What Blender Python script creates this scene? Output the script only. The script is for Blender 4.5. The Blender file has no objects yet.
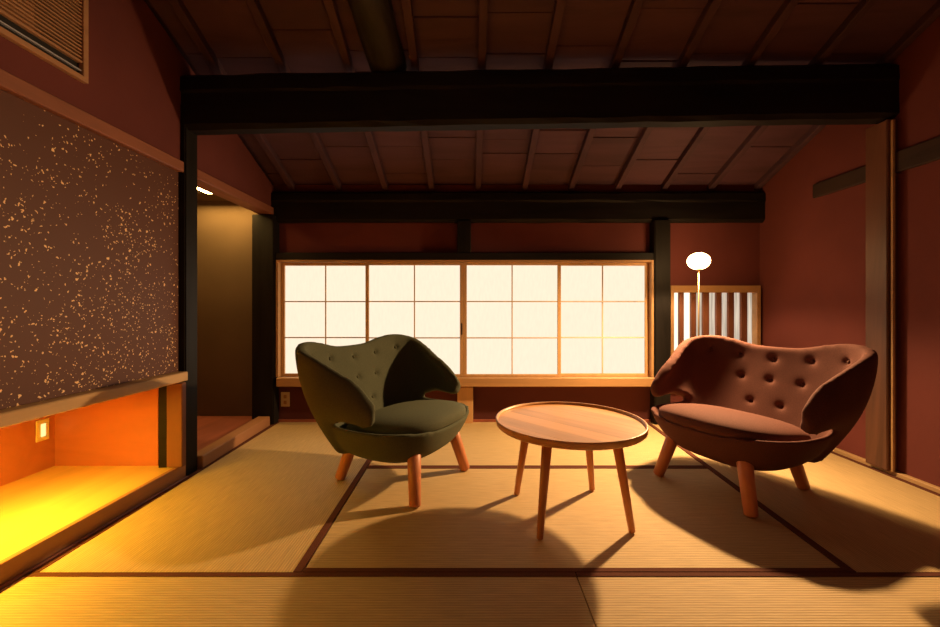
import bpy, bmesh, math, random
from mathutils import Vector, Matrix
random.seed(7)
C = bpy.context.scene.collection
PI = math.pi

# ------------------------------------------------------------ camera, world, exposure
cam_d = bpy.data.cameras.new('camera')
cam = bpy.data.objects.new('camera', cam_d); C.objects.link(cam)
cam.location = (0, 0, .91); cam.rotation_euler = (PI/2, 0, 0)
cam_d.sensor_width = 36; cam_d.lens = 404/940*36
cam_d.shift_x = 0; cam_d.shift_y = -5.5/940
cam_d.clip_start = .02
S = bpy.context.scene
S.camera = cam
S.view_settings.view_transform = 'Standard'; S.view_settings.look = 'None'
S.view_settings.gamma = 1; S.view_settings.use_curve_mapping = False
S.view_settings.exposure = 0
w = bpy.data.worlds.new('world'); S.world = w; w.use_nodes = True
w.node_tree.nodes['Background'].inputs[0].default_value = (.02, .012, .01, 1)
w.node_tree.nodes['Background'].inputs[1].default_value = 1

LAMP = Vector((1.585, 2.80, 1.235))
GLOBE_E = 42.0
SPOT_W = 285.0
DOWN_W = 22.0
ALCOVE_W = 30.0
FILL_W = 4.0
NICHE_E = 40.0
SHOJI_E = 1.12

def area(name, loc, rot, sx, sy, power, col, spread=PI):
    d = bpy.data.lights.new(name, 'AREA'); d.shape = 'RECTANGLE'; d.size = sx; d.size_y = sy
    d.energy = power; d.color = col; d.spread = spread
    o = bpy.data.objects.new(name, d); o.location = loc; o.rotation_euler = rot; C.objects.link(o); return o
# strip hidden behind the sill of the lit recess
area('recess_strip_light', (-1.74, 1.0, .485), (0, 0, 0), .06, 1.5, ALCOVE_W, (1, .57, .045))
# unseen fill added behind the camera to lift the camera-facing sides
area('fill_light', (-.2, -.7, 2.35), (math.radians(20), 0, 0), .6, .6, FILL_W, (1, .58, .42))

# downward head of the floor lamp (tilted into the room)
d = bpy.data.lights.new('floor_lamp_light', 'SPOT'); d.energy = SPOT_W; d.color = (1, .62, .285); d.shadow_soft_size = .035
d.spot_size = math.radians(168); d.spot_blend = 1.0
lo = bpy.data.objects.new('floor_lamp_light', d); lo.location = LAMP + Vector((-.065, -.070, .01))
lo.rotation_euler = Vector((-.52, -.48, -.70)).to_track_quat('-Z', 'Y').to_euler(); C.objects.link(lo)
d2 = d.copy(); d2.energy = DOWN_W; d2.spot_size = math.radians(152); d2.spot_blend = .35
lo2 = bpy.data.objects.new('floor_lamp_downlight', d2); lo2.location = LAMP + Vector((-.03, -.03, -.085)); C.objects.link(lo2)
# small downlight washing the end wall of the niche
area('niche_downlight', (-1.93, 3.08, 1.755), (math.radians(-8), 0, 0), .5, .04, 8.0, (1, .60, .17))

# ------------------------------------------------------------ materials
def mat(name, col, rough=.6, metal=0.0, spec=.5):
    m = bpy.data.materials.new(name); m.use_nodes = True
    b = m.node_tree.nodes['Principled BSDF']
    b.inputs['Base Color'].default_value = (*col, 1); b.inputs['Roughness'].default_value = rough
    b.inputs['Metallic'].default_value = metal; b.inputs['Specular IOR Level'].default_value = spec
    return m
def nd(m, t, **k):
    n = m.node_tree.nodes.new(t)
    for a, v in k.items():
        if a in n.inputs: n.inputs[a].default_value = v
        else: setattr(n, a, v)
    return n
def ln(m, a, ao, b, bi): m.node_tree.links.new(a.outputs[ao], b.inputs[bi])
def ramp(m, stops):
    r = m.node_tree.nodes.new('ShaderNodeValToRGB'); e = r.color_ramp.elements
    e[0].position, e[0].color = stops[0][0], (*stops[0][1], 1)
    e[1].position, e[1].color = stops[-1][0], (*stops[-1][1], 1)
    for p, c in stops[1:-1]:
        x = e.new(p); x.color = (*c, 1)
    return r
def mul(c, f): return tuple(x*f for x in c)
def wood(name, col, rough=.5, axis='Y', scale=9, contrast=.28, bump=.15, knots=False, spec=.4, rnd=True):
    m = mat(name, col, rough, spec=spec); b = m.node_tree.nodes['Principled BSDF']
    tc = nd(m, 'ShaderNodeTexCoord'); mp = nd(m, 'ShaderNodeMapping')
    s = {'X': (.12, 1, 1), 'Y': (1, .12, 1), 'Z': (1, 1, .12)}[axis]
    mp.inputs['Scale'].default_value = s
    ln(m, tc, 'Object', mp, 'Vector')
    oi = nd(m, 'ShaderNodeObjectInfo')
    if rnd:
        ad = nd(m, 'ShaderNodeVectorMath', operation='ADD'); cm = nd(m, 'ShaderNodeVectorMath', operation='SCALE')
        cb = nd(m, 'ShaderNodeCombineXYZ'); ln(m, oi, 'Random', cb, 'X'); ln(m, oi, 'Random', cb, 'Z')
        ln(m, cb, 0, cm, 0); cm.inputs['Scale'].default_value = 9
        ln(m, mp, 0, ad, 0); ln(m, cm, 0, ad, 1); src = ad
    else: src = mp
    n = nd(m, 'ShaderNodeTexNoise', Scale=scale, Detail=6.0, Roughness=.6, Distortion=1.2); ln(m, src, 0, n, 'Vector')
    r = ramp(m, [(.28, mul(col, 1-contrast)), (.5, col), (.74, mul(col, 1+contrast*.8))]); ln(m, n, 'Fac', r, 0)
    out = r
    if knots:
        v = nd(m, 'ShaderNodeTexVoronoi', Scale=3.2); 
        mp2 = nd(m, 'ShaderNodeMapping'); mp2.inputs['Scale'].default_value = {'X': (.5, 1.5, 1.5), 'Y': (1.5, .5, 1.5), 'Z': (1.5, 1.5, .5)}[axis]
        ln(m, tc, 'Object', mp2, 'Vector'); ln(m, mp2, 0, v, 'Vector')
        kr = ramp(m, [(.05, (.25, .2, .2)), (.12, (1, 1, 1))]); ln(m, v, 'Distance', kr, 0)
        mx = nd(m, 'ShaderNodeMix', data_type='RGBA', blend_type='MULTIPLY'); mx.inputs[0].default_value = 1
        ln(m, r, 0, mx, 6); ln(m, kr, 0, mx, 7); out = mx
        m.node_tree.links.new(mx.outputs[2], b.inputs['Base Color'])
    else:
        if rnd:
            hv = nd(m, 'ShaderNodeHueSaturation'); mr = nd(m, 'ShaderNodeMapRange'); mr.inputs[3].default_value = .86; mr.inputs[4].default_value = 1.12
            ln(m, oi, 'Random', mr, 0); ln(m, mr, 0, hv, 'Value'); ln(m, r, 0, hv, 'Color'); ln(m, hv, 0, b, 'Base Color')
        else: ln(m, r, 0, b, 'Base Color')
    bp = nd(m, 'ShaderNodeBump', Strength=bump, Distance=.002); ln(m, n, 'Fac', bp, 'Height'); ln(m, bp, 0, b, 'Normal')
    return m
def plaster(name, col, rough=.85, sc=40, var=.12, bump=.25):
    m = mat(name, col, rough, spec=.2); b = m.node_tree.nodes['Principled BSDF']
    tc = nd(m, 'ShaderNodeTexCoord'); n = nd(m, 'ShaderNodeTexNoise', Scale=sc, Detail=5.0); ln(m, tc, 'Object', n, 'Vector')
    n2 = nd(m, 'ShaderNodeTexNoise', Scale=2.2, Detail=3.0); ln(m, tc, 'Object', n2, 'Vector')
    r = ramp(m, [(.3, mul(col, 1-var)), (.7, mul(col, 1+var))]); ln(m, n2, 'Fac', r, 0); ln(m, r, 0, b, 'Base Color')
    bp = nd(m, 'ShaderNodeBump', Strength=bump, Distance=.002); ln(m, n, 'Fac', bp, 'Height'); ln(m, bp, 0, b, 'Normal')
    return m
def fabric(name, col):
    m = mat(name, col, .9, spec=.15); b = m.node_tree.nodes['Principled BSDF']
    b.inputs['Sheen Weight'].default_value = .25; b.inputs['Sheen Roughness'].default_value = .5
    b.inputs['Sheen Tint'].default_value = (*mul(col, 2.0), 1)
    tc = nd(m, 'ShaderNodeTexCoord'); n = nd(m, 'ShaderNodeTexNoise', Scale=260.0, Detail=2.0); ln(m, tc, 'Object', n, 'Vector')
    r = ramp(m, [(.3, mul(col, .82)), (.7, mul(col, 1.15))]); ln(m, n, 'Fac', r, 0); ln(m, r, 0, b, 'Base Color')
    bp = nd(m, 'ShaderNodeBump', Strength=.15, Distance=.001); ln(m, n, 'Fac', bp, 'Height'); ln(m, bp, 0, b, 'Normal')
    return m
def tatami(name, axis):
    col = (.62, .43, .20)
    m = mat(name, col, .55, spec=.3); b = m.node_tree.nodes['Principled BSDF']
    tc = nd(m, 'ShaderNodeTexCoord')
    wv = nd(m, 'ShaderNodeTexWave', wave_type='BANDS', bands_direction=axis, Scale=30.0, Distortion=.25); wv.inputs['Detail'].default_value = 1
    ln(m, tc, 'Object', wv, 'Vector')
    other = 'Y' if axis == 'X' else 'X'
    w2 = nd(m, 'ShaderNodeTexWave', wave_type='BANDS', bands_direction=other, Scale=95.0, Distortion=.5); ln(m, tc, 'Object', w2, 'Vector')
    mp = nd(m, 'ShaderNodeMapping'); mp.inputs['Scale'].default_value = (1, .06, 1) if axis == 'X' else (.06, 1, 1)
    ln(m, tc, 'Object', mp, 0)
    n = nd(m, 'ShaderNodeTexNoise', Scale=160.0, Detail=3.0); ln(m, mp, 0, n, 'Vector')
    r = ramp(m, [(.25, mul(col, .80)), (.6, col), (.8, mul(col, 1.12))]); ln(m, n, 'Fac', r, 0)
    mx = nd(m, 'ShaderNodeMix', data_type='RGBA', blend_type='MULTIPLY'); mx.inputs[0].default_value = .22
    ln(m, r, 0, mx, 6); ln(m, wv, 'Color', mx, 7); m.node_tree.links.new(mx.outputs[2], b.inputs['Base Color'])
    ad = nd(m, 'ShaderNodeMath', operation='MULTIPLY_ADD'); ad.inputs[1].default_value = .35
    ln(m, w2, 'Fac', ad, 0); ln(m, wv, 'Fac', ad, 2)
    bp = nd(m, 'ShaderNodeBump', Strength=.55, Distance=.0022); ln(m, ad, 0, bp, 'Height'); ln(m, bp, 0, b, 'Normal')
    return m
def emis(name, col, e, streak=None):
    m = bpy.data.materials.new(name); m.use_nodes = True; t = m.node_tree
    t.nodes.remove(t.nodes['Principled BSDF']); em = t.nodes.new('ShaderNodeEmission')
    em.inputs[0].default_value = (*col, 1); em.inputs[1].default_value = e
    t.links.new(em.outputs[0], t.nodes['Material Output'].inputs[0])
    if streak:
        tc = nd(m, 'ShaderNodeTexCoord'); mp = nd(m, 'ShaderNodeMapping'); mp.inputs['Scale'].default_value = streak[0]
        ln(m, tc, 'Object', mp, 0); n = nd(m, 'ShaderNodeTexNoise', Scale=streak[1], Detail=3.0); ln(m, mp, 0, n, 0)
        r = ramp(m, [(.3, mul(col, streak[2])), (.65, col)]); ln(m, n, 'Fac', r, 0); ln(m, r, 0, em, 0)
    return m

M = {
 'wall': plaster('red_plaster', (.160, .043, .037)),
 'wall_end': plaster('olive_paper_wall', (.14, .095, .055), sc=25),
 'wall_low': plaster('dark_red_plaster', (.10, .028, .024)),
 'recess': wood('orange_recess_plywood', (.46, .145, .065), axis='X', scale=5, contrast=.12, rnd=False),
 'platform': wood('pale_platform_wood', (.70, .45, .16), axis='Y', scale=7, contrast=.16, rnd=False, rough=.4),
 'fascia': wood('brown_fascia_wood', (.36, .17, .08), axis='Y', scale=8, rnd=False),
 'niche': wood('red_niche_board', (.34, .10, .055), axis='Y', scale=6, rnd=False),
 'black': wood('black_stained_timber', (.011, .0085, .007), axis='X', scale=10, contrast=.5, rough=.6, bump=.6, spec=.2, rnd=False),
 'blackz': wood('black_stained_post', (.012, .0095, .008), axis='Z', scale=10, contrast=.5, rough=.6, bump=.5, spec=.15, rnd=False),
 'rail': wood('red_brown_rail_wood', (.28, .10, .055), axis='Y', scale=9, rnd=False),
 'sill': wood('pale_sill_wood', (.50, .31, .14), axis='Y', scale=9, contrast=.18, rnd=False),
 'frame': wood('pale_shoji_wood', (.62, .37, .17), axis='Z', scale=10, contrast=.18, rnd=False),
 'framex': wood('pale_shoji_sill_wood', (.48, .27, .115), axis='X', scale=10, contrast=.18, rnd=False),
 'muntin': mat('muntin_wood', (.72, .52, .32), .6),
 'board': wood('reddish_ceiling_board', (.095, .041, .060), axis='X', scale=7, contrast=.25, rough=.7),
 'rafter': wood('brown_rafter', (.080, .035, .050), axis='Y', scale=8, rough=.7),
 'log': wood('weathered_dark_log', (.030, .025, .022), axis='Y', scale=8, contrast=.6, rough=.6, rnd=False),
 'pillar': wood('weathered_pillar', (.125, .050, .027), axis='Z', scale=6, contrast=.55, knots=True, rnd=False),
 'nuki': wood('dark_tie_beam', (.045, .026, .018), axis='Y', scale=6, contrast=.4, rnd=False),
 'slat': wood('brown_slat', (.20, .075, .04), axis='Z', scale=10),
 'grille': wood('grille_wood', (.46, .24, .12), axis='Y', scale=10, contrast=.2),
 'dark': mat('dark_void', (.012, .009, .008), .8),
 'grey': mat('grey_metal_strip', (.5, .5, .56), .35, 0),
 'border': fabric('brown_cloth_border', (.10, .032, .018)),
 'tx': tatami('tatami_ribs_along_depth', 'X'),
 'ty': tatami('tatami_ribs_across', 'Y'),
 'green': fabric('green_wool', (.082, .085, .052)),
 'greenb': fabric('green_button', (.06, .058, .03)),
 'brown': fabric('brown_wool', (.112, .042, .032)),
 'brownb': fabric('brown_button', (.08, .03, .02)),
 'leg': wood('reddish_oak_leg', (.55, .20, .085), axis='Z', scale=12, contrast=.18, rough=.4),
 'table': wood('cherry_table_wood', (.66, .33, .125), axis='X', scale=9, contrast=.3, rough=.35),
 'tleg': wood('table_leg_wood', (.55, .22, .09), axis='Z', scale=12, contrast=.18, rough=.35),
 'paper': emis('backlit_shoji_paper', (1.0, .83, .62), SHOJI_E, ((1, 1, .25), 60, .96)),
 'pale': emis('pale_lit_panel', (1.0, .80, .60), .85, ((18, 1, .8), 4, .5)),
 'bright': emis('bright_lit_panel', (1.0, .88, .66), 1.5),
 'globe': emis('lamp_glass', (1.0, .60, .24), GLOBE_E),
 'brass': mat('satin_brass', (.45, .30, .16), .4, 1),
 'plate': mat('outlet_plate', (.55, .42, .26), .45),
 'plate2': mat('ivory_switch_plate', (.75, .60, .30), .45),
 'lit': emis('lit_switch', (1, .8, .3), 1.3),
 'niche_lamp': emis('niche_strip', (1, .58, .18), NICHE_E),
}
def speckle():
    base = (.100, .029, .014)
    m = mat('brown_paper_with_gold_flakes', base, .65); b = m.node_tree.nodes['Principled BSDF']
    tc = nd(m, 'ShaderNodeTexCoord')
    dn = nd(m, 'ShaderNodeTexNoise', Scale=60.0); ln(m, tc, 'Object', dn, 0)
    dv = nd(m, 'ShaderNodeVectorMath', operation='SCALE'); dv.inputs['Scale'].default_value = .022; ln(m, dn, 'Color', dv, 0)
    av = nd(m, 'ShaderNodeVectorMath', operation='ADD'); ln(m, tc, 'Object', av, 0); ln(m, dv, 0, av, 1)
    masks = []
    for sc, size, dens, off in ((52, .30, .60, 0), (92, .36, .56, 7.3)):
        v = nd(m, 'ShaderNodeTexVoronoi', Scale=float(sc)); ln(m, av, 0, v, 0)
        mo = nd(m, 'ShaderNodeMapping'); mo.inputs['Location'].default_value = (off, off, off); ln(m, tc, 'Object', mo, 0)
        n = nd(m, 'ShaderNodeTexNoise', Scale=4.2, Detail=2.0); ln(m, mo, 0, n, 0)
        sp = nd(m, 'ShaderNodeSeparateColor'); ln(m, v, 'Color', sp, 0)
        # height: fewer flakes near the top
        sx = nd(m, 'ShaderNodeSeparateXYZ'); ln(m, tc, 'Object', sx, 0)
        hz = nd(m, 'ShaderNodeMapRange'); hz.inputs[1].default_value = .5; hz.inputs[2].default_value = 1.65; hz.inputs[3].default_value = .12; hz.inputs[4].default_value = -.12
        ln(m, sx, 'Z', hz, 0)
        t1 = nd(m, 'ShaderNodeMath', operation='ADD'); ln(m, n, 'Fac', t1, 0); ln(m, hz, 0, t1, 1)
        t2 = nd(m, 'ShaderNodeMath', operation='MULTIPLY_ADD'); ln(m, t1, 0, t2, 0); t2.inputs[1].default_value = 2.6; t2.inputs[2].default_value = -1.3 + dens - .12
        lt = nd(m, 'ShaderNodeMath', operation='LESS_THAN'); ln(m, sp, 'Red', lt, 0); ln(m, t2, 0, lt, 1)
        ds = nd(m, 'ShaderNodeMath', operation='MULTIPLY'); ln(m, sp, 'Green', ds, 0); ds.inputs[1].default_value = size
        d = nd(m, 'ShaderNodeMath', operation='LESS_THAN'); ln(m, v, 'Distance', d, 0); ln(m, ds, 0, d, 1)
        a = nd(m, 'ShaderNodeMath', operation='MULTIPLY'); ln(m, lt, 0, a, 0); ln(m, d, 0, a, 1); masks.append(a)
    mx = nd(m, 'ShaderNodeMath', operation='MAXIMUM'); ln(m, masks[0], 0, mx, 0); ln(m, masks[1], 0, mx, 1)
    mix = nd(m, 'ShaderNodeMix', data_type='RGBA'); mix.inputs[6].default_value = (*base, 1); mix.inputs[7].default_value = (.95, .62, .30, 1)
    m.node_tree.links.new(mx.outputs[0], mix.inputs[0]); m.node_tree.links.new(mix.outputs[2], b.inputs['Base Color'])
    return m
M['flakes'] = speckle()

# ------------------------------------------------------------ mesh helpers
def link(name, me, m, parent=None, smooth=False):
    o = bpy.data.objects.new(name, me); C.objects.link(o)
    if m is not None and not me.materials: me.materials.append(m)
    if smooth:
        for p in me.polygons: p.use_smooth = True
    if parent: o.parent = parent
    return o
def bobj(name, bm, m, parent=None, smooth=False):
    bmesh.ops.recalc_face_normals(bm, faces=bm.faces)
    me = bpy.data.meshes.new(name); bm.to_mesh(me); bm.free()
    return link(name, me, m, parent, smooth)
def hexa(bm, b4, t4):
    vb = [bm.verts.new(p) for p in b4]; vt = [bm.verts.new(p) for p in t4]; n = len(b4)
    bm.faces.new(vb[::-1]); bm.faces.new(vt)
    for i in range(n): bm.faces.new((vb[i], vb[(i+1) % n], vt[(i+1) % n], vt[i]))
    return vb+vt
def add_box(bm, x0, x1, y0, y1, z0, z1):
    return hexa(bm, [(x0,y0,z0),(x1,y0,z0),(x1,y1,z0),(x0,y1,z0)], [(x0,y0,z1),(x1,y0,z1),(x1,y1,z1),(x0,y1,z1)])
def bev(bm, w, seg=1):
    if w: bmesh.ops.bevel(bm, geom=list(bm.edges), offset=w, segments=seg, affect='EDGES', clamp_overlap=True)
def box(name, x0, x1, y0, y1, z0, z1, m, parent=None, b=.002, seg=1):
    bm = bmesh.new(); add_box(bm, x0, x1, y0, y1, z0, z1); bev(bm, b, seg); return bobj(name, bm, m, parent)
def boxes(name, lst, m, parent=None, b=.002):
    bm = bmesh.new()
    for l in lst: add_box(bm, *l)
    bev(bm, b); return bobj(name, bm, m, parent)
def prism(name, poly, z0, z1, m, parent=None, b=.002):
    bm = bmesh.new(); hexa(bm, [(x, y, z0) for x, y in poly], [(x, y, z1) for x, y in poly]); bev(bm, b); return bobj(name, bm, m, parent)
def prism_yz(name, poly, x0, x1, m, parent=None, b=0):
    bm = bmesh.new(); hexa(bm, [(x0, y, z) for y, z in poly], [(x1, y, z) for y, z in poly]); bev(bm, b); return bobj(name, bm, m, parent)
def lathe(bm, prof, seg=32, center=(0,0)):
    rings = []
    for r, z in prof:
        if r < 1e-6: rings.append([bm.verts.new((center[0], center[1], z))])
        else: rings.append([bm.verts.new((center[0]+r*math.cos(2*PI*i/seg), center[1]+r*math.sin(2*PI*i/seg), z)) for i in range(seg)])
    for a, b in zip(rings, rings[1:]):
        for i in range(seg):
            j = (i+1) % seg
            if len(a) == 1 and len(b) == 1: continue
            if len(a) == 1: bm.faces.new((a[0], b[j], b[i]))
            elif len(b) == 1: bm.faces.new((a[i], a[j], b[0]))
            else: bm.faces.new((a[i], a[j], b[j], b[i]))
def rod(bm, p0, p1, r0, r1, seg=16, round_end=.006):
    p0 = Vector(p0); p1 = Vector(p1); L = (p1-p0).length
    n0 = len(bm.verts)
    lathe(bm, [(0, 0), (r0-round_end, 0), (r0, round_end), (r1, L-round_end), (r1-round_end, L), (0, L)], seg)
    q = (p1-p0).normalized().to_track_quat('Z', 'Y').to_matrix().to_4x4()
    bm.verts.ensure_lookup_table()
    bmesh.ops.transform(bm, matrix=Matrix.Translation(p0) @ q, verts=bm.verts[n0:])
def struct(o, label=None):
    o['kind'] = 'structure'
    if label: o['label'] = label
    return o
def thing(name, loc, rz, label, cat, group=None):
    o = bpy.data.objects.new(name, None); C.objects.link(o); o.location = loc; o.rotation_euler = (0, 0, rz)
    o.empty_display_size = .1
    o['label'] = label; o['category'] = cat
    if group: o['group'] = group
    return o
def tag(o, label, cat, group=None):
    o['label'] = label; o['category'] = cat
    if group: o['group'] = group
    return o

# ------------------------------------------------------------ setting
YB = 3.25; XL = -1.57; XR = 2.33; YF = -1.5
def zc(y): return 1.85 + .40*(YB-y)          # underside level of the rafters
NE = Vector((0, 0, 0))

# floor with its mats
floor = struct(box('floor', -2.4, 2.45, YF, 3.35, -.10, -.035, M['dark'], b=0))
def mat_piece(pts, material, long_sides, bw=.026):
    g = .0015
    cx = sum(p[0] for p in pts)/4; cy = sum(p[1] for p in pts)/4
    poly = [(p[0]+(g if p[0] < cx else -g), p[1]+(g if p[1] < cy else -g)) for p in pts]
    o = prism('tatami_mat', poly, -.035, 0, material, floor, b=.002)
    for i, j, k, l in long_sides:           # edge i->j, inward toward l, k
        a, b_, c, d = (Vector(poly[q]) for q in (i, j, k, l))
        ai = a + (d-a).normalized()*bw; bi = b_ + (c-b_).normalized()*bw
        prism('cloth_border', [tuple(a), tuple(b_), tuple(bi), tuple(ai)], -.03, .0022, M['border'], o, b=.0008)
YA, YM = 1.39, 2.31
XA0, XA1 = -.578, 1.30
XB0, XB1 = -.595, 1.40
def xi(a, b, y): return a + (b-a)*(y-YA)/(YB-YA)
xl0, xl1 = -1.515, -1.55
AX = ((0, 1, 2, 3), (2, 3, 0, 1)); AY = ((1, 2, 3, 0), (3, 0, 1, 2))
# running along x : long sides are edges 0-1 and 3-2
mat_piece([(XA0, YA), (XA1, YA), (xi(XA1, XB1, YM), YM), (xi(XA0, XB0, YM), YM)], M['ty'], ((0,1,2,3),(3,2,1,0)), .021)
mat_piece([(xi(XA0, XB0, YM), YM), (xi(XA1, XB1, YM), YM), (XB1, YB-.005), (XB0, YB-.005)], M['ty'], ((0,1,2,3),(3,2,1,0)), .021)
mat_piece([(xl0, YA), (XA0, YA), (XB0, YB-.005), (xl1, YB-.005)], M['tx'], ((1,2,3,0),(0,3,2,1)), .03)
mat_piece([(XA1, YA), (2.298, YA), (2.298, YB-.005), (XB1, YB-.005)], M['tx'], ((1,2,3,0),(0,3,2,1)), .03)
for ya, yb in ((YA-.93, YA), (YA-1.86, YA-.93), (YF, YA-1.86)):
    mat_piece([(xl0, ya), (.355, ya), (.362, yb), (xl0, yb)], M['ty'], ((0,1,2,3),(3,2,1,0)), .021)
    mat_piece([(.355, ya), (2.298, ya), (2.298, yb), (.362, yb)], M['ty'], ((0,1,2,3),(3,2,1,0)), .021)

# right wall
wr = struct(prism_yz('wall_right', [(YF, -.1), (YB, -.1), (YB, zc(YB)+.02), (YF, zc(YF)+.02)], XR, XR+.1, M['wall']))
struct(box('baseboard_right', 2.30, XR, YF, YB, -.035, .022, M['sill']))
# left wall above the rail / behind the flake panel
wl = struct(prism_yz('wall_left', [(YF, 1.70), (YB, 1.70), (YB, zc(YB)+.02), (YF, zc(YF)+.02)], XL-.1, XL, M['wall']))
flk = box('gold_flake_panel', XL-.06, XL-.006, .25, 2.185, .568, 1.645, M['flakes'], wl, b=.002)
box('side_panel', XL-.06, XL-.006, YF, .245, .568, 1.645, M['wall'], wl)
struct(box('trim_1', XL-.07, XL+.022, YF, 2.19, 1.645, 1.702, M['rail'], b=.004), 'red-brown picture rail over the gold-flecked panel')
struct(box('trim_2', XL-.09, XL+.022, 2.295, YB-.06, 1.645, 1.702, M['rail'], b=.004), 'red-brown lintel over the niche behind the black post')
struct(box('trim_3', XL-.06, XL+.045, YF, 2.187, .518, .567, M['sill'], b=.004), 'pale wood sill under the gold-flecked panel')
# lit recess
struct(prism('wall_recess', [(-2.31, YF), (-2.21, YF), (-2.21, 2.15), (-2.31, 2.15)], 0, .56, M['recess'], b=0))
part = struct(boxes('wall_partition', [(-2.31, -1.66, 2.15, 2.29, 0, 1.80)], M['recess'], b=0))
struct(box('ceiling_recess', -2.21, XL-.062, YF, 2.149, .50, .535, M['recess'], b=0))
struct(box('floor_recess', -2.21, -1.555, YF, 2.149, -.035, .07, M['platform'], b=0), 'pale wood platform of the lit recess')
struct(box('trim_4', -1.555, -1.532, YF, 2.18, -.035, .074, M['fascia'], b=.002), 'brown fascia of the recess platform')
struct(box('trim_5', -1.531, -1.517, YF, 2.18, -.035, .006, M['rail'], b=.002), 'narrow wood strip along the tatami edge')
struct(box('trim_6', -1.590, -1.508, 2.115, 2.148, .075, .516, M['slat'], b=.003), 'brown upright board at the end of the lit recess')
struct(box('trim_22', -1.635, -1.592, 2.12, 2.148, .072, .516, M['black'], b=.001), 'black strip standing in for the shaded gap beside the upright board')  # solid strip, its black colour stands in for the gap's shade
# main post and beam
struct(box('trim_7', -1.60, -1.542, 2.19, 2.29, -.035, 2.02, M['blackz'], b=.006, seg=2), 'black-stained post at the left carrying the main beam')
def log_beam(name, x0, x1, n, f, m, label, ribs=10):
    bm = bmesh.new(); rings = []
    for i in range(n+1):
        x = x0+(x1-x0)*i/n; y0, y1, z0, z1 = f(i/n)
        j = lambda a: (random.random()-.5)*a
        c = .022
        pts = [(y0+c, z0), (y1-c, z0), (y1, z0+c), (y1, z1-c), (y1-c, z1), (y0+c, z1), (y0, z1-c), (y0-.004, (z0*.35+z1*.65)+.012), (y0+.004, (z0*.35+z1*.65)-.004), (y0, z0+c)]
        rings.append([bm.verts.new((x, y+j(.006), z+j(.007))) for y, z in pts])
    for a, b in zip(rings, rings[1:]):
        k = len(a)
        for i in range(k): bm.faces.new((a[i], a[(i+1) % k], b[(i+1) % k], b[i]))
    bm.faces.new(rings[0]); bm.faces.new(rings[-1][::-1])
    return struct(bobj(name, bm, m), label)
log_beam('trim_8', -1.60, 2.329, 26, lambda t: (2.19, 2.30, 1.885+.065*t, 2.185+.065*t), M['black'], 'massive black beam crossing the room overhead')
# back beam and posts
log_beam('trim_9', -1.62, 2.329, 20, lambda t: (3.185, 3.249, 1.59, 1.835), M['black'], 'black beam along the top of the back wall')
struct(box('trim_10', -1.70, -1.53, 3.145, 3.249, -.035, 1.64, M['blackz'], b=.006, seg=2), 'black post in the back left corner')
struct(box('trim_11', 1.441, 1.566, 3.15, 3.249, .0, 1.60, M['blackz'], b=.006, seg=2), 'black post right of the shoji window')
struct(box('trim_12', -.100, .008, 3.17, 3.249, 1.345, 1.60, M['blackz'], b=.004), 'short black strut over the middle of the shoji')
struct(box('trim_13', -1.53, 1.441, 3.165, 3.249, 1.288, 1.345, M['black'], b=.004), 'black lintel over the shoji window')
struct(boxes('wall_back', [(-2.5, 2.45, 3.25, 3.35, -.1, .285), (-2.5, -1.545, 3.25, 3.35, .285, 1.9), (-1.545, 1.5, 3.25, 3.35, 1.29, 1.9), (1.5, 2.45, 3.25, 3.35, 1.089, 1.9), (1.45, 1.592, 3.25, 3.35, .285, 1.089), (2.306, 2.45, 3.25, 3.35, .285, 1.089)], M['wall'], b=0))
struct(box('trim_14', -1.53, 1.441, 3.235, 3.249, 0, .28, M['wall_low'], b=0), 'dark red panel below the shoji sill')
struct(box('wall_niche', -2.40, -1.705, 3.235, 3.249, 0, 1.80, M['wall_end'], b=0))
struct(box('trim_15', -.10, .024, 3.19, 3.233, 0, .283, M['frame'], b=.002), 'pale wood stud under the middle of the shoji')
struct(box('baseboard_back', -1.54, 2.29, 3.222, 3.234, 0, .02, M['niche'], b=.001))
# niche behind the post
struct(prism('floor_niche', [(-2.4, 2.30), (-1.60, 2.30), (-1.65, 3.234), (-2.4, 3.234)], -.035, .045, M['niche'], b=0))
struct(prism('trim_16', [(-1.595, 2.295), (-1.517, 2.295), (-1.552, 3.136), (-1.645, 3.136)], -.035, .07, M['fascia'], b=.004), 'wood kerb along the niche floor')
struct(box('ceiling_niche', -2.4, XL-.092, 2.29, 3.234, 1.765, 1.79, M['wall_end'], b=0))
struct(prism_yz('wall_niche_side', [(2.29, 0), (3.234, 0), (3.234, 1.8), (2.29, 1.8)], -2.5, -2.402, M['wall_end']))
# pillar and tie beams on the right wall
struct(box('trim_17', 2.272, 2.329, 2.20, 2.325, .022, 1.94, M['pillar'], b=.005), 'weathered brown pillar on the right wall')
struct(box('trim_18', 2.287, 2.302, 2.185, 2.199, .022, 1.93, M['sill'], b=.002), 'thin pale strip on the pillar corner')
struct(box('trim_19', 2.305, 2.329, YF, 2.198, 1.645, 1.755, M['nuki'], b=.003), 'dark tie beam on the right wall, near side of the pillar')
struct(box('trim_20', 2.305, 2.329, 2.347, 2.72, 1.648, 1.74, M['nuki'], b=.003), 'dark tie beam stub on the right wall beyond the pillar')
struct(box('wall_front', -2.5, 2.45, YF-.1, YF, -.1, zc(YF)+.1, M['wall'], b=0))

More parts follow.
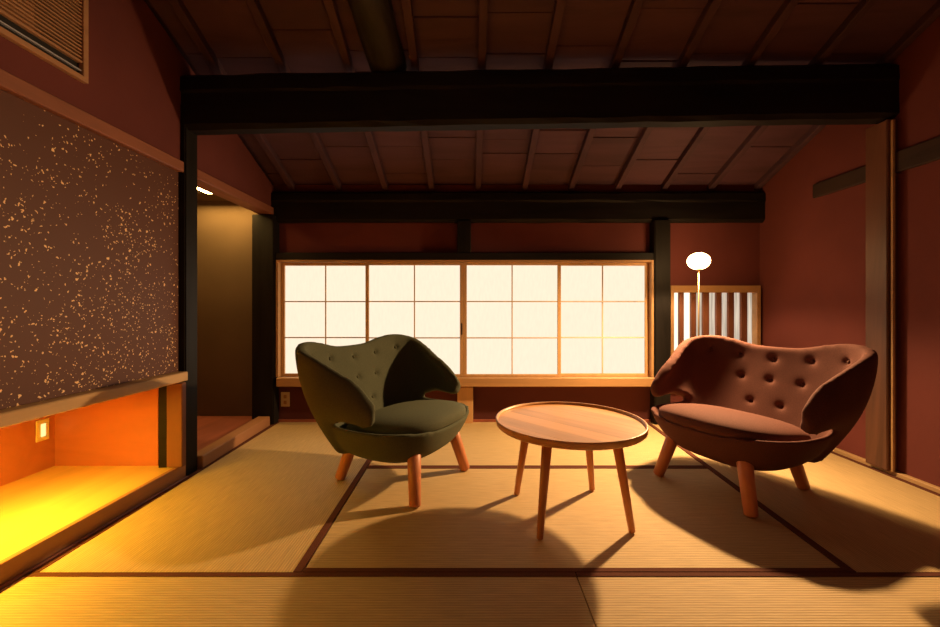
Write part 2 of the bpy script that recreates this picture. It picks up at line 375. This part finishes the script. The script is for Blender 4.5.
# ceiling : sloped slab, boards, rafters
TH = math.atan(.40)
def slope_box(name, x0, x1, y0, y1, d0, d1, m, parent, b=.002):
    bm = bmesh.new()
    hexa(bm, [(x0, y0, zc(y0)+d0), (x1, y0, zc(y0)+d0), (x1, y1, zc(y1)+d0), (x0, y1, zc(y1)+d0)],
             [(x0, y0, zc(y0)+d1), (x1, y0, zc(y0)+d1), (x1, y1, zc(y1)+d1), (x0, y1, zc(y1)+d1)])
    bev(bm, b); return bobj(name, bm, m, parent)
ceil = struct(slope_box('ceiling', -1.75, 2.45, YF, 3.35, .062, .12, M['rafter'], None, b=0))
SP = .3725; raf = [.065+SP*k for k in range(-4, 7)]
for k, x in enumerate(raf):
    x1 = min(x+.022, XR-.002)
    slope_box('rafter', x-.022, x1, YF+.01, YB-.01, 0, .05, M['rafter'], ceil, b=.003)
edges = [XL+.002]+[r for r in raf]
edges[-1] = XR-.003
for a, b_ in zip(edges, edges[1:]):
    y = 3.24
    while y > .9:
        L = random.choice((.12, .16, .2, .26, .32, .38)); y2 = max(y-L, .88)
        j = random.random()*.006
        slope_box('ceiling_board', a+.002, b_-.002, y2+.005, y, .05-j, .061, M['board'], ceil, b=.0015)
        y = y2
# dark log rising above the beam
bm = bmesh.new()
p0 = Vector((-.46, 2.27, zc(2.27)+.02)); p1 = Vector((-.56, .9, zc(.9)+.02))
rings = []
for i in range(15):
    t = i/14; c = p0.lerp(p1, t)
    rings.append([bm.verts.new((c.x+.10*(1+.08*random.random())*math.cos(a*PI/6), c.y, c.z+.085*(1+.08*random.random())*math.sin(a*PI/6))) for a in range(12)])
for a, b_ in zip(rings, rings[1:]):
    for i in range(12): bm.faces.new((a[i], a[(i+1) % 12], b_[(i+1) % 12], b_[i]))
bm.faces.new(rings[0]); bm.faces.new(rings[-1][::-1])
struct(bobj('trim_21', bm, M['log'], None, True), 'dark rounded log running up over the main beam')

# ------------------------------------------------------------ shoji window
DZ = 3.25/404
def wx(px, D=YB): return (px-470)*D/404
def wz(py, D=YB): return .91+(308-py)*D/404
win = struct(boxes('window_1', [(-1.520, 1.439, 3.16, 3.249, 1.270, 1.287), (-1.520, -1.500, 3.16, 3.249, .368, 1.270), (1.419, 1.439, 3.16, 3.249, .368, 1.270)], M['framex']))
box('window_sill', -1.505, 1.4405, 3.135, 3.249, .298, .367, M['framex'], win, b=.004)
def shoji(x0, x1, y, pull=None):
    z0, z1 = .369, 1.269; st = .026
    p = boxes('shoji_panel', [(x0, x0+st, y, y+.026, z0, z1), (x1-st, x1, y, y+.026, z0, z1), (x0+st, x1-st, y, y+.026, z0, z0+.02), (x0+st, x1-st, y, y+.026, z1-.022, z1)], M['frame'], win, b=.0015)
    a, b_ = x0+st, x1-st; c, d = z0+.02, z1-.022
    mxx = (a+b_)/2; hz = [c+(d-c)*k/3 for k in range(4)]
    for i in range(2):
        for k in range(3):
            u0, u1 = ((a, mxx), (mxx, b_))[i]
            box('pane', u0+.001, u1-.001, y+.014, y+.018, hz[k]+.001, hz[k+1]-.001, M['paper'], p, b=0)
    box('muntin', mxx-.0045, mxx+.0045, y+.004, y+.0135, c, d, M['muntin'], p, b=.001)
    for k in (1, 2): box('muntin', a, b_, y+.002, y+.0135, hz[k]-.0045, hz[k]+.0045, M['muntin'], p, b=.001)
    if pull is not None:
        box('finger_pull', pull-.005, pull+.005, y-.0015, y+.003, .70, .79, M['dark'], p, b=.001)
bnd = [-1.498, wx(367.5, 3.19), wx(463.3, 3.19), wx(559, 3.19), 1.417]
shoji(bnd[0], bnd[1]+.012, 3.205)
shoji(bnd[1]-.012, bnd[2], 3.172, pull=bnd[2]-.011)
shoji(bnd[2]+.001, bnd[3]+.012, 3.172)
shoji(bnd[3]-.012, bnd[4], 3.205)
# backing that closes the wall behind the shoji
struct(box('wall_outer', -1.6, 2.45, 3.36, 3.40, .2, 1.4, M['dark'], b=0))

# slatted window
x0, x1 = 1.592, 2.305; z0, z1 = .30, 1.088
w2 = struct(boxes('window_2', [(x0, x0+.026, 3.20, 3.262, z0, z1), (x1-.030, x1, 3.20, 3.262, z0, z1), (x0+.026, x1-.03, 3.20, 3.262, z1-.055, z1), (x0+.026, x1-.03, 3.20, 3.262, z0, z0+.04)], M['framex']))
zx = lambda v: wx(660+v/5.225, 3.22)
for a, b_ in ((99, 124), (161, 188), (224, 256), (294, 321), (356, 386), (423, 455)):
    box('slat', zx(a), zx(b_), 3.215, 3.24, z0+.04, z1-.055, M['slat'], w2, b=.0015)
gaps = ((70, 110), (110, 174), (174, 240), (240, 307), (307, 370), (370, 440), (440, 510))
for i, (a, b_) in enumerate(gaps):
    box('pane', zx(a)+.0005, zx(b_)-.0005, 3.262, 3.268, z0+.01, z1-.01, M['bright'] if i < 2 else M['pale'], w2, b=0)

# ------------------------------------------------------------ grille on left wall
gy0, gy1, gz0, gz1 = .55, 1.641, 1.82, 2.29
gr = thing('air_grille', (XL, (gy0+gy1)/2, gz0), 0, 'slatted wooden air conditioner grille high on the left wall', 'grille')
def inv(o, root):
    o.parent = root; o.matrix_parent_inverse = Matrix.Translation(root.location).inverted(); return o
X0 = XL
inv(boxes('grille_frame', [(X0, X0+.022, gy0, gy1, gz0, gz0+.02), (X0, X0+.022, gy0, gy1, gz1-.02, gz1), (X0, X0+.022, gy1-.022, gy1, gz0+.02, gz1-.02), (X0, X0+.022, gy0, gy0+.022, gz0+.02, gz1-.02), (X0, X0+.018, gy0+.022, gy1-.022, gz0+.070, gz0+.080)], M['grille'], None, .0015), gr)
inv(box('backing', X0, X0+.002, gy0+.02, gy1-.02, gz0+.02, gz1-.02, M['dark'], None, 0), gr)
inv(box('filter_panel', X0+.002, X0+.005, gy0+.03, gy1-.19, gz0+.075, gz1-.03, M['fascia'], None, 0), gr)
inv(box('metal_louver', X0+.004, X0+.014, gy0+.022, gy1-.022, gz0+.038, gz0+.043, M['grey'], None, 0), gr)
z = gz0+.089; first = None
while z < gz1-.025:
    if first is None:
        first = inv(box('slat', X0+.007, X0+.016, gy0+.022, gy1-.022, z, z+.0055, M['grille'], None, 0), gr); zf = z
    else:
        c = first.copy(); C.objects.link(c); c.location = first.location + Vector((0, 0, z-zf))
    z += .0145

# outlets
t = thing('wall_switch', (-2.21, 1.96, .24), 0, 'small lit switch plate on the side wall of the glowing recess', 'switch')
zc_ = wz(433, 2.0)
t.location = (-2.209, 2.085, .225)
def child(o, root): o.parent = root; return o
child(boxes('plate', [(0, .006, -.032, .032, 0, .11)], M['plate2'], None, .002), t)
child(boxes('lit_button', [(.0062, .009, -.012, .012, .022, .088)], M['lit'], None, .001), t)
t = thing('wall_outlet', (wx(285.5, 3.234), 3.2345, .122), 0, 'small outlet plate on the dark red panel behind the green chair', 'outlet')
child(boxes('plate', [(-.035, .035, -.006, 0, 0, .115)], M['plate'], None, .002), t)
child(boxes('socket', [(-.012, .012, -.0085, -.0062, .02, .048), (-.012, .012, -.0085, -.0062, .066, .094)], M['fascia'], None, .001), t)
# niche strip lamp
t = thing('strip_lamp', (-1.80, 2.70, 1.70), 0, 'short glowing strip lamp under the niche ceiling behind the black post', 'lamp')
child(boxes('housing', [(-.03, .03, -.11, .11, .018, .064)], M['sill'], None, .003), t)
child(boxes('diffuser', [(-.022, .022, -.10, .10, .0, .0175)], M['niche_lamp'], None, .004), t)

# ------------------------------------------------------------ lounge chairs
def catmull(P, t):
    n = len(P)-1; x = max(0, min(.999999, t))*n; i = int(x); u = x-i
    g = lambda k: P[max(0, min(n, k))]
    a, b, c, d = (Vector(g(i+k)) for k in (-1, 0, 1, 2))
    return .5*((2*b)+(-a+c)*u+(2*a-5*b+4*c-d)*u*u+(-a+3*b-3*c+d)*u**3)
KT = [(-.365,0,.695),(-.365,.12,.70),(-.355,.24,.728),(-.325,.35,.742),(-.255,.435,.722),(-.16,.425,.675),(-.06,.392,.615),(.02,.370,.567),(.082,.363,.515),(.124,.364,.455)]
KM = [(-.305,0,.46),(-.305,.12,.46),(-.295,.23,.46),(-.27,.32,.465),(-.22,.395,.48),(-.14,.425,.50),(-.04,.415,.49),(.045,.40,.48),(.100,.384,.45),(.140,.372,.422)]
KB = [(-.18,0,.18),(-.18,.10,.18),(-.17,.17,.18),(-.15,.225,.18),(-.15,.275,.20),(-.145,.345,.345),(-.04,.375,.402),(.04,.376,.396),(.090,.374,.388),(.130,.370,.390)]
def sheet(s, v):
    a = abs(s); T, Mi, B = catmull(KT, a), catmull(KM, a), catmull(KB, a)
    p = B*((1-v)*(1-2*v)) + Mi*(4*v*(1-v)) + T*(v*(2*v-1))
    if s < 0: p = Vector((p.x, -p.y, p.z))
    return p
def sheet_n(s, v):
    e = .004
    du = sheet(min(1, s+e), v)-sheet(max(-1, s-e), v); dv = sheet(s, min(1, v+e))-sheet(s, max(0, v-e))
    n = du.cross(dv)
    n.normalize(); return n
# inner side = towards seat centre / up
def shell_mesh(buttons):
    bm = bmesh.new(); NU, NV = 96, 20
    F, B = [], []
    for i in range(NU+1):
        s = -1+2*i/NU; s *= .9999; rf, rb = [], []
        for j in range(NV+1):
            v = j/NV; p = sheet(s, v); n = sheet_n(s, v)
            if n.dot(Vector((.05, 0, .5))-p) < 0: n = -n
            th = .027 + .006*math.sin(PI*v)
            rf.append(bm.verts.new(p+n*th*.8)); rb.append(bm.verts.new(p-n*th))
        F.append(rf); B.append(rb)
    for i in range(NU):
        for j in range(NV):
            bm.faces.new((F[i][j], F[i+1][j], F[i+1][j+1], F[i][j+1])); bm.faces.new((B[i][j], B[i][j+1], B[i+1][j+1], B[i+1][j]))
        bm.faces.new((F[i][0], B[i][0], B[i+1][0], F[i+1][0])); bm.faces.new((F[i][NV], F[i+1][NV], B[i+1][NV], B[i][NV]))
    for j in range(NV):
        bm.faces.new((F[0][j], F[0][j+1], B[0][j+1], B[0][j])); bm.faces.new((F[NU][j], B[NU][j], B[NU][j+1], F[NU][j+1]))
    # seat bowl (closed sheet)
    NR, NA = 14, 64
    def bowl(r, a, off):
        ca, sa = math.cos(a), math.sin(a)
        ex = 2/3.0
        cx = math.copysign(abs(ca)**ex, ca); sy = math.copysign(abs(sa)**ex, sa)
        ax = .325 if ca > 0 else .315; ay = .378
        lip = .325 + .022*abs(sa)**2 + (.03 if ca < 0 else 0)*abs(ca)
        # front dips a little between its corners
        lip += .012*(abs(math.sin(2*a)) if ca > 0 else 0)
        z = .150 + (lip-.150)*(r**5.0)
        rr = r
        return Vector((cx*ax*rr*(1+off*.0), sy*ay*rr, z))
    O, I = [], []
    for k in range(NR+1):
        r = k/NR; ro, ri = [], []
        for q in range(NA):
            a = 2*PI*q/NA; p = bowl(max(r, .001), a, 0)
            ro.append(bm.verts.new(p)); pi_ = Vector((p.x*(1-.07*r), p.y*(1-.06*r), p.z+.035*(1-r**3)+.002)); ri.append(bm.verts.new(pi_))
        O.append(ro); I.append(ri)
    for k in range(NR):
        for q in range(NA):
            w_ = (q+1) % NA
            bm.faces.new((O[k][q], O[k+1][q], O[k+1][w_], O[k][w_])); bm.faces.new((I[k][q], I[k][w_], I[k+1][w_], I[k+1][q]))
    for q in range(NA):
        w_ = (q+1) % NA
        bm.faces.new((O[NR][q], I[NR][q], I[NR][w_], O[NR][w_]))
    bm.faces.new(O[0]); bm.faces.new(I[0][::-1])
    bmesh.ops.recalc_face_normals(bm, faces=bm.faces)
    me = bpy.data.meshes.new('tmp'); bm.to_mesh(me); bm.free()
    o = bpy.data.objects.new('tmp', me); C.objects.link(o)
    r = o.modifiers.new('r', 'REMESH'); r.mode = 'VOXEL'; r.voxel_size = .0105
    sm = o.modifiers.new('s', 'SMOOTH'); sm.factor = .5; sm.iterations = 15
    dg = bpy.context.evaluated_depsgraph_get()
    res = bpy.data.meshes.new_from_object(o.evaluated_get(dg))
    bpy.data.objects.remove(o)
    spots = []
    for s, v in buttons:
        p = sheet(s, v); n = sheet_n(s, v)
        if n.dot(Vector((.05, 0, .5))-p) < 0: n = -n
        spots.append((p+n*.026, n))
    for vt in res.vertices:
        for p, n in spots:
            d = (vt.co-p).length
            if d < .09 and vt.normal.dot(n) > .2:
                vt.co -= n*(.013*math.exp(-(d/.014)**2)+.004*math.exp(-(d/.032)**2))
    res.name = 'upholstered_shell'
    return res, spots
BUTTONS = [(s*g, v) for v, ss in ((.84, (0, .165, .33)), (.60, (0, .14)), (.36, (.075,))) for s in ss for g in ((1, -1) if s else (1,))]
shell_me, spots = shell_mesh(BUTTONS)
def cushion_mesh():
    bm = bmesh.new(); NA, NR = 64, 10
    def pt(r, a, top):
        ca, sa = math.cos(a), math.sin(a); ex = 2/3.0
        cx = math.copysign(abs(ca)**ex, ca); sy = math.copysign(abs(sa)**ex, sa)
        ax = .315 if ca > 0 else .22; ay = .310 if ca > -.2 else .295
        x = cx*ax*r; y = sy*ay*r
        if top: z = .326 + .056*(1-r**6)**.5*(.75+.25*(1-r*r)) + .012*max(0, x)/.3
        else: z = .312 - .055*(1-r**4)
        return (x+.005, y, z + .02*(x/.3 if x > 0 else 0) + .14*min(0, x))
    T, B = [], []
    for k in range(NR+1):
        r = math.sin(k/NR*PI/2); r = max(r, .001)
        T.append([bm.verts.new(pt(r, 2*PI*q/NA, True)) for q in range(NA)])
        B.append([bm.verts.new(pt(r, 2*PI*q/NA, False)) for q in range(NA)])
    for k in range(NR):
        for q in range(NA):
            w_ = (q+1) % NA
            bm.faces.new((T[k][q], T[k+1][q], T[k+1][w_], T[k][w_])); bm.faces.new((B[k][q], B[k][w_], B[k+1][w_], B[k+1][q]))
    for q in range(NA):
        w_ = (q+1) % NA
        bm.faces.new((T[NR][q], B[NR][q], B[NR][w_], T[NR][w_]))
    bm.faces.new(T[0]); bm.faces.new(B[0][::-1])
    bmesh.ops.recalc_face_normals(bm, faces=bm.faces)
    bmesh.ops.smooth_vert(bm, verts=bm.verts, factor=.4, use_axis_x=True, use_axis_y=True, use_axis_z=True)
    me = bpy.data.meshes.new('seat_cushion'); bm.to_mesh(me); bm.free(); return me
cush_me = cushion_mesh()
def chair(name, loc, heading, fm, bmm, label):
    root = thing(name, loc, heading, label, 'armchair', 'lounge chairs at the low table')
    sh = shell_me.copy(); sh.materials.clear(); o = link('upholstered_shell', sh, fm, root, True)
    cu = cush_me.copy(); link('seat_cushion', cu, fm, root, True)
    bt = None
    for p, n in spots:
        if bt is None:
            bm = bmesh.new(); lathe(bm, [(0, .005), (.006, .0042), (.0095, .001), (.0095, -.003), (0, -.004)], 14)
            bt = bobj('button', bm, bmm, root, True); b_ = bt
        else:
            b_ = bt.copy(); C.objects.link(b_)
        b_.location = p - n*.013; b_.rotation_euler = n.to_track_quat('Z', 'Y').to_euler()
    for fx, fy, tx, ty in ((.262, .243, .215, .185), (.262, -.243, .215, -.185), (-.272, .175, -.20, .14), (-.272, -.175, -.20, -.14)):
        bm = bmesh.new(); rod(bm, (fx, fy, .0035), (tx, ty, .225), .0275, .033, 20, .008)
        bobj('leg', bm, M['leg'], root, True)
    return root
chair('lounge_chair', (-.37, 2.175, 0), math.radians(-27.5), M['green'], M['greenb'], 'dark green upholstered shell armchair with curled wings, left of the table')
chair('lounge_chair', (1.36, 2.08, 0), math.radians(204), M['brown'], M['brownb'], 'brown button-tufted shell armchair right of the table, before the lamp')

# ------------------------------------------------------------ round table
tb = thing('round_table', (.441, 1.80, 0), math.radians(-8), 'low round wooden tray table on four splayed legs between the armchairs', 'table')
R = .324; ZT = .41
def clip_stave(x0, x1, r, n=10):
    pts = []
    for k in range(n+1):
        x = x0+(x1-x0)*k/n; x = max(-r, min(r, x)); pts.append((x, math.sqrt(max(0, r*r-x*x))))
    top = pts; bot = [(x, -y) for x, y in pts[::-1]]
    poly = top+bot; out = []
    for p in poly:
        if not out or (abs(p[0]-out[-1][0])+abs(p[1]-out[-1][1])) > 1e-5: out.append(p)
    if abs(out[0][0]-out[-1][0])+abs(out[0][1]-out[-1][1]) < 1e-5: out.pop()
    return out
ri = R-.010; cuts = [-ri, -.24, -.15, -.06, .03, .12, .21, ri]
for a, b_ in zip(cuts, cuts[1:]):
    poly = clip_stave(a+.0003, b_-.0003, ri)
    bm = bmesh.new()
    hexa(bm, [(x, y, ZT-.019) for x, y in poly], [(x, y, ZT-.004) for x, y in poly])
    # bottom taper handled by the rim; turn grain along the stave
    bmesh.ops.rotate(bm, verts=bm.verts, cent=(0,0,0), matrix=Matrix.Rotation(PI/2, 3, 'Z'))
    o = bobj('stave', bm, M['table'], tb); o.rotation_euler = (0, 0, math.radians(-38))
bm = bmesh.new()
lathe(bm, [(R-.011, ZT-.020), (R-.006, ZT-.023), (R-.001, ZT-.018), (R+.002, ZT+.004), (R, ZT+.008), (R-.006, ZT+.008), (R-.0095, ZT-.002), (R-.011, ZT-.020)], 72)
bobj('rim', bm, M['table'], tb, True)
fr = math.radians(-46+8)
for k in range(4):
    a = math.radians(-30)+k*PI/2
    bm = bmesh.new(); rod(bm, (.272*math.cos(a), .272*math.sin(a), .003), (.205*math.cos(a), .205*math.sin(a), ZT-.020), .0135, .0215, 18, .004)
    bobj('leg', bm, M['tleg'], tb, True)

# ------------------------------------------------------------ floor lamp
lp = thing('floor_lamp', (LAMP.x, LAMP.y, 0), 0, 'slim floor lamp with a small glowing globe behind the brown armchair', 'lamp')
bm = bmesh.new(); lathe(bm, [(0, .003), (.11, .003), (.115, .008), (.112, .016), (.02, .022), (0, .022)], 40); bobj('base', bm, M['brass'], lp, True)
bm = bmesh.new(); rod(bm, (0, 0, .02), (.0, 0, LAMP.z-.068), .0055, .005, 14, .001); bobj('pole', bm, M['brass'], lp, True)
bm = bmesh.new(); lathe(bm, [(0, -.068), (.018, -.068), (.022, -.055), (.02, -.046), (0, -.046)], 24)
o = bobj('socket', bm, M['brass'], lp, True); o.location = (0, 0, LAMP.z)
bm = bmesh.new(); bmesh.ops.create_uvsphere(bm, u_segments=32, v_segments=20, radius=.064); bmesh.ops.scale(bm, vec=(1.12, 1.12, .9), verts=bm.verts)
o = bobj('globe', bm, M['globe'], lp, True); o.location = (0, 0, LAMP.z)
